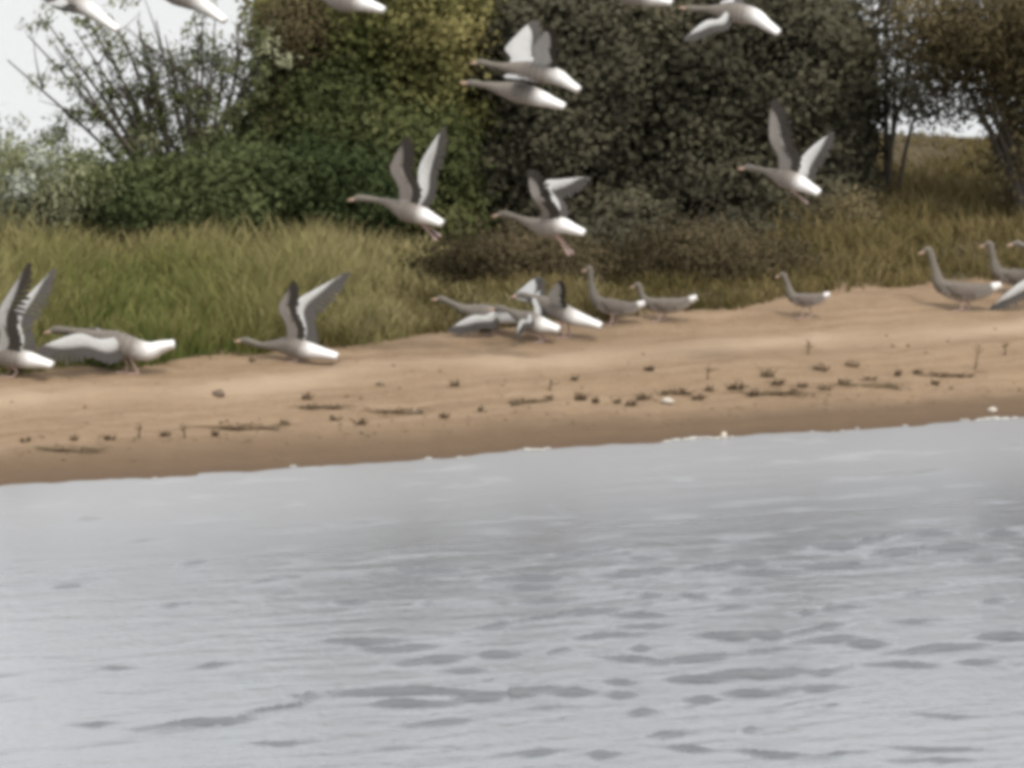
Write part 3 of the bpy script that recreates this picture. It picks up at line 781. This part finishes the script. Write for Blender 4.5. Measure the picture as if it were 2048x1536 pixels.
goose('goose with raised wings touching down in front of the grass, black flight feathers spread',
      [(478, 682, .1), (492, 681, .1), (522, 690, .06), (552, 691, .03), (582, 692, 0), (616, 701, -.04), (674, 713, -.08)], foot=(592, 724), group=LAND,
      wings=[W((572, 684, -.06), (556, 618, -.2), (580, 572, -.25), (1, .12, .05), ch=.17), W((590, 680, .07), (592, 604, .2), (690, 546, .4), (.75, .65, .1), False, ch=.23, cov=.72)],
      legs=[[(588, 706, -.03), (590, 715, -.03), (593, 724, -.03)], [(598, 706, .03), (604, 715, .03), (602, 722, .03)]])
goose('goose with its wing swept down, leftmost of the clustered geese in the middle',
      [(872, 599, .1), (883, 598, .1), (906, 608, .06), (930, 620, .03), (965, 628, 0), (1000, 632, -.03), (1044, 640, -.06)], foot=(985, 668), group=LAND,
      wings=[W((985, 618, -.08), (948, 630, -.3), (900, 656, -.42), (.5, .75, 0), ch=.15, pale=True), W((970, 620, .07), (950, 612, .4), (915, 640, .6), (.6, .8, 0), False, ch=.16)],
      legs=[[(980, 645, -.03), (984, 656, -.03), (986, 668, -.03)], [(990, 645, .03), (994, 655, .03), (996, 665, .03)]])
goose('goose low on the sand in the front of the cluster with a white tail',
      [(986, 619, .1), (998, 616, .1), (1018, 622, .06), (1038, 632, .03), (1056, 641, 0), (1082, 650, -.03), (1118, 659, -.06)], foot=(1085, 684), group=LAND,
      wings=[W((1054, 630, -.08), (1040, 640, -.28), (1032, 672, -.38), (.5, .5, .1), ch=.09), W((1062, 634, .07), (1064, 600, .25), (1080, 580, .4), (.8, .4, .3), False, ch=.12)],
      legs=[[(1072, 662, -.03), (1078, 672, -.03), (1084, 684, -.03)], [(1080, 662, .03), (1086, 672, .03), (1092, 681, .03)]])
goose('goose behind the cluster with both pale wings arched like an M',
      [(1030, 593, .1), (1042, 590, .1), (1062, 594, .06), (1082, 602, .03), (1108, 616, 0), (1145, 634, -.03), (1202, 652, -.06)], foot=(1128, 676), group=LAND,
      wings=[W((1092, 610, -.06), (1096, 590, -.2), (1114, 568, -.35), (1, .35, 0), pale=True, ch=.16, cov=1.35), W((1050, 604, .07), (1026, 594, .25), (1062, 563, .4), (1, .2, 0), False, ch=.26, cov=1.4)],
      legs=[[(1122, 640, -.03), (1126, 658, -.03), (1128, 676, -.03)], [(1134, 640, .03), (1138, 656, .03), (1140, 672, .03)]])
goose('standing goose with a tall upright neck just right of the cluster',
      [(1170, 541, .02), (1180, 537, .02), (1183, 568, .02), (1194, 602, .01), (1226, 615, 0), (1258, 617, -.01), (1290, 606, -.02)], foot=(1222, 650), group=LAND, folded=True, k=.80,
      legs=[[(1224, 628, -.03), (1224, 640, -.03), (1220, 650, -.03)], [(1232, 628, .03), (1234, 638, .03), (1232, 647, .03)]])
goose('standing goose with wings folded, right hand of the two beside the dry grass',
      [(1266, 574, .02), (1277, 570, .02), (1284, 591, .02), (1298, 606, .01), (1332, 612, 0), (1362, 608, -.01), (1394, 594, -.02)], foot=(1318, 643), group=LAND, folded=True, k=.78,
      legs=[[(1318, 625, -.03), (1318, 634, -.03), (1316, 643, -.03)], [(1328, 625, .03), (1330, 632, .03), (1330, 640, .03)]])
goose('small standing goose alone on the sand right of the middle',
      [(1556, 553, .02), (1567, 549, .02), (1576, 571, .02), (1586, 594, .01), (1610, 601, 0), (1634, 598, -.01), (1660, 588, -.02)], foot=(1622, 638), group=LAND, folded=True, k=.70,
      legs=[[(1606, 615, -.03), (1606, 626, -.03), (1602, 636, -.03)], [(1620, 615, .03), (1623, 626, .03), (1622, 636, .03)]])
goose('large standing goose with upright neck near the right edge of the sand',
      [(1845, 505, .02), (1858, 500, .02), (1869, 535, .02), (1882, 570, .01), (1922, 584, 0), (1962, 583, -.01), (2002, 570, -.02)], foot=(1930, 622), group=LAND, folded=True, k=.98,
      legs=[[(1922, 602, -.03), (1924, 612, -.03), (1920, 622, -.03)], [(1936, 602, .03), (1938, 610, .03), (1938, 619, .03)]])
goose('standing goose behind the large one at the right edge, head turned to the left',
      [(1966, 492, .02), (1980, 488, .02), (1987, 518, .02), (1998, 546, .01), (2036, 556, 0), (2070, 553, -.01), (2105, 541, -.02)], foot=(2036, 592), group=LAND, folded=True, k=.9,
      legs=[[(2032, 572, -.03), (2034, 582, -.03), (2030, 591, -.03)], [(2044, 572, .03), (2046, 580, .03), (2046, 588, .03)]])
goose('goose cut by the right edge with one pale wing reaching down to the sand',
      [(2022, 490, .1), (2036, 487, .1), (2062, 498, .06), (2090, 513, .03), (2128, 528, 0), (2170, 540, -.03), (2215, 560, -.06)], foot=(2130, 612), group=LAND,
      wings=[W((2108, 524, -.08), (2046, 560, -.3), (1982, 614, -.42), (.55, .75, 0), ch=.17, pale=True), W((2115, 518, .07), (2110, 460, .3), (2150, 400, .45), (.8, .4, .3), False)],
      legs=[[(2126, 560, -.03), (2130, 590, -.03), (2130, 611, -.03)], [(2140, 560, .03), (2144, 590, .03), (2146, 608, .03)]])

# ------------------------------------------------------------------ litter on the sand
def lump(name, px, py, wpx, hpx, mat, label, cat, group=None, rough=.25):
    g, D = ground_at(px, py)
    s = D / FPX
    a, c = wpx * s * .5, hpx * s * .5
    V, F = [], []
    nu, nv = 10, 6
    seed = rng.uniform(0, 6, 6)
    for i in range(nv + 1):
        ph = math.pi * i / nv
        for j in range(nu):
            th = 2 * math.pi * j / nu
            r = 1 + rough * (math.sin(3 * th + seed[0] + 2 * ph) * .6 + math.sin(5 * th + seed[1] - ph * 3) * .4)
            V.append((a * r * math.sin(ph) * math.cos(th), a * .8 * r * math.sin(ph) * math.sin(th), c * (math.cos(ph) * r + .55)))
    for i in range(nv):
        for j in range(nu):
            j2 = (j + 1) % nu
            F.append((i * nu + j, i * nu + j2, (i + 1) * nu + j2, (i + 1) * nu + j))
    o = new_obj(name, mesh_py(name, V, F), None, [mat])
    o.location = tuple(g); o.rotation_euler = (0, 0, random.uniform(-.4, .4))
    return tag(o, label, cat, group)

def weed(px, py, wpx, hpx, label, group='clumps of dead weed on the sand', name='weed_clump', mat=None):
    """a tangle of short dry stems"""
    g, D = ground_at(px, py)
    s = D / FPX
    V, F = [], []
    tube([(-.5 * wpx * s, 0, .004), (0, .01, .012), (.5 * wpx * s, 0, .004)], [.004, .007, .004], 4, V, F)
    for _ in range(int(8 + min(wpx * .4, 18))):
        p = np.array([rng.uniform(-.45, .45) * wpx * s, rng.normal(0, .004), .008])
        q = p + np.array([rng.normal(0, .35) * wpx * s, rng.normal(0, .05), rng.uniform(.2, 1.0) * hpx * s])
        mid_ = (p + q) / 2 + rng.normal(0, .012, 3) + np.array([0, 0, .01])
        tube([p, mid_, q], [.006, .006, .002], 4, V, F)
    o = new_obj(name, mesh_py(name, V, F), None, [mat or M_weed])
    o.location = tuple(g)
    return tag(o, label, 'dead weed', group)

def stalk(px, py, hpx, label, lean=0.1):
    g, D = ground_at(px, py)
    s = D / FPX
    V, F = [], []
    h_ = hpx * s
    tube([(0, 0, -.02), (lean * h_ * .4, 0, h_ * .5), (lean * h_, .01, h_)], [.010, .008, .004], 5, V, F)
    for k_ in range(5):
        z_ = h_ * rng.uniform(.35, .95)
        p = np.array([lean * z_, 0, z_]); q = p + np.array([rng.normal(0, .035), rng.normal(0, .035), .03])
        tube([p, (p + q) / 2, q], [.006, .007, .002], 4, V, F)
    o = new_obj('dry_stalk', mesh_py('dry_stalk', V, F), None, [M_stalk])
    o.location = tuple(g)
    return tag(o, label, 'dry stalk', 'dry stalks standing in the sand')

lump('stone', 438, 792, 26, 16, M_brownstone, 'dark brown square stone alone on the clean sand at left', 'stone')
lump('stone', 760, 770, 18, 8, M_brownstone, 'small flat brown stone on the pale track left of centre', 'stone')
lump('stone', 1704, 732, 32, 14, M_weed, 'dark flat stone on the sand right of centre above the weed line', 'stone')
lump('stone', 1335, 806, 26, 14, M_pale, 'small white stone between the dark weed clumps', 'stone')
lump('stone', 1448, 878, 14, 18, M_pale, 'pale upright stone at the water edge right of centre', 'stone')
lump('stone', 1985, 824, 20, 12, M_pale, 'small whitish stone at the water edge near the right', 'stone')
lump('stone', 830, 826, 22, 8, M_pale, 'small pale stone in the weed line left of centre', 'stone')
lump('stone', 505, 722, 14, 12, M_weed, 'small dark stone at the grass edge under the touching down goose', 'stone')
weed(1365, 790, 38, 16, 'darkest clump of dead weed right of the small white stone')
weed(1290, 800, 34, 14, 'clump of dead weed just left of the small white stone')
weed(1470, 780, 34, 24, 'upright tuft of brown dead weed at the right end of the dark clumps')
weed(1160, 802, 30, 18, 'reddish brown clump of dead weed, left end of the dark clumps')
weed(490, 860, 130, 10, 'long thin strand of dead weed on the sand at left')
weed(800, 828, 110, 9, 'long thin strand of dead weed below the centre left sand')
weed(1900, 754, 90, 8, 'thin strand of dead weed on the sand near the right edge')
weed(1640, 742, 26, 14, 'small clump of dead weed left of the dark flat stone')
weed(1535, 755, 30, 22, 'pale brown tuft of weed in the middle of the right hand sand', mat=M_stalk)
SCRAP = 'small scrap of brown dead weed lying on the sand'
for px, py in ((1190, 806), (1235, 806), (1420, 782), (1605, 775), (1650, 782), (1795, 752), (1835, 748), (1100, 800), (570, 850), (670, 842), (1585, 786), (150, 880), (50, 885),
               (1260, 812), (1325, 790), (1395, 800), (1510, 792), (1555, 770), (1690, 770), (1740, 762), (1870, 770), (960, 822), (890, 836), (1030, 812), (720, 850), (430, 872), (330, 872), (220, 880), (1150, 760), (910, 772), (610, 800), (1300, 742)):
    weed(px, py, rng.uniform(10, 24), rng.uniform(6, 15), SCRAP, mat=(M_weed, M_stalk)[int(rng.uniform() < .4)])
for px, py, wpx, what in ((640, 818, 90, 'pale straw strand on the sand left of the centre'), (1060, 806, 80, 'pale straw strand at the left end of the dark weed clumps'), (1560, 790, 110, 'pale straw strand right of the dark weed clumps'), (1760, 776, 120, 'pale straw strand low on the right hand sand'), (130, 902, 140, 'pale straw strand near the water at the far left')):
    weed(px, py, wpx, 7, what, mat=M_stalk)
stalk(278, 876, 36, 'dry stalk standing in the sand at left, first from the left edge')
stalk(370, 876, 34, 'dry stalk standing in the sand at left, just right of the first one', -.1)
stalk(1415, 758, 26, 'short dark stalk above the dark weed clumps')
stalk(1616, 708, 26, 'dark stalk standing higher up the sand than the others')
stalk(1950, 740, 52, 'tall brown stalk leaning on the sand near the right edge', .2)
stalk(2010, 708, 24, 'short stalk at the right edge of the sand')
stalk(1100, 782, 22, 'short stalk above the left end of the weed clumps')

# pebbles and grit
N = 450
px = rng.uniform(-4.8, 5.2, N)
dd_ = np.abs(rng.normal(0, 1, N)) * .9
py = shore_y(px) + np.where(rng.uniform(0, 1, N) < .65, 1.3 + rng.normal(0, .45, N), rng.uniform(.1, 4.0, N))
pz = ground_z(px, py)
r_ = rng.uniform(.006, .022, N)
oct_ = np.array([(1, 0, 0), (0, 1, 0), (-1, 0, 0), (0, -1, 0), (0, 0, .7), (0, 0, -.7)])
V = (np.stack([px, py, pz + r_ * .2], -1)[:, None, :] + oct_[None] * r_[:, None, None] * rng.uniform(.6, 1.5, (N, 1, 3))).reshape(-1, 3)
tri = np.array([(0, 1, 4), (1, 2, 4), (2, 3, 4), (3, 0, 4), (1, 0, 5), (2, 1, 5), (3, 2, 5), (0, 3, 5)])
Fq = (np.arange(N)[:, None, None] * 6 + tri[None]).reshape(-1, 3)
o = new_obj('gravel', mesh_np('gravel', V, Fq, None, False), None, [M_stalk])
tag(o, 'loose brown grit and pebbles scattered over the sand', 'gravel', kind='stuff')

# small flecks of froth where the water meets the sand
V, Q = [], []
fx = np.concatenate([rng.normal(at(1385, 880, 51)[0], .18, 40), rng.normal(at(1065, 902, 50)[0], .06, 25), rng.normal(at(1990, 836, 53)[0], .12, 30), rng.uniform(-4.8, 5.4, 20)])
hexa = np.array([(math.cos(a), math.sin(a)) for a in np.arange(6) * math.pi / 3])
for x in fx:
    y0 = float(shore_y(x)) - .03 + rng.normal(0, .03); rr = rng.uniform(.006, .022)
    b0 = len(V)
    for hx, hy in hexa: V.append((x + hx * rr * 1.8, y0 + hy * rr, .006))
    for hx, hy in hexa: V.append((x + hx * rr * 1.1, y0 + hy * rr * .6, .006 + rr * .5))
    for q in range(6): Q.append((b0 + q, b0 + (q + 1) % 6, b0 + 6 + (q + 1) % 6, b0 + 6 + q))
    Q += [(b0 + 6, b0 + 7, b0 + 8, b0 + 9), (b0 + 6, b0 + 9, b0 + 10, b0 + 11)]
o = new_obj('foam', mesh_np('foam', V, Q), None, [M_foam])
tag(o, 'small white flecks of froth along the water edge', 'foam', kind='stuff')
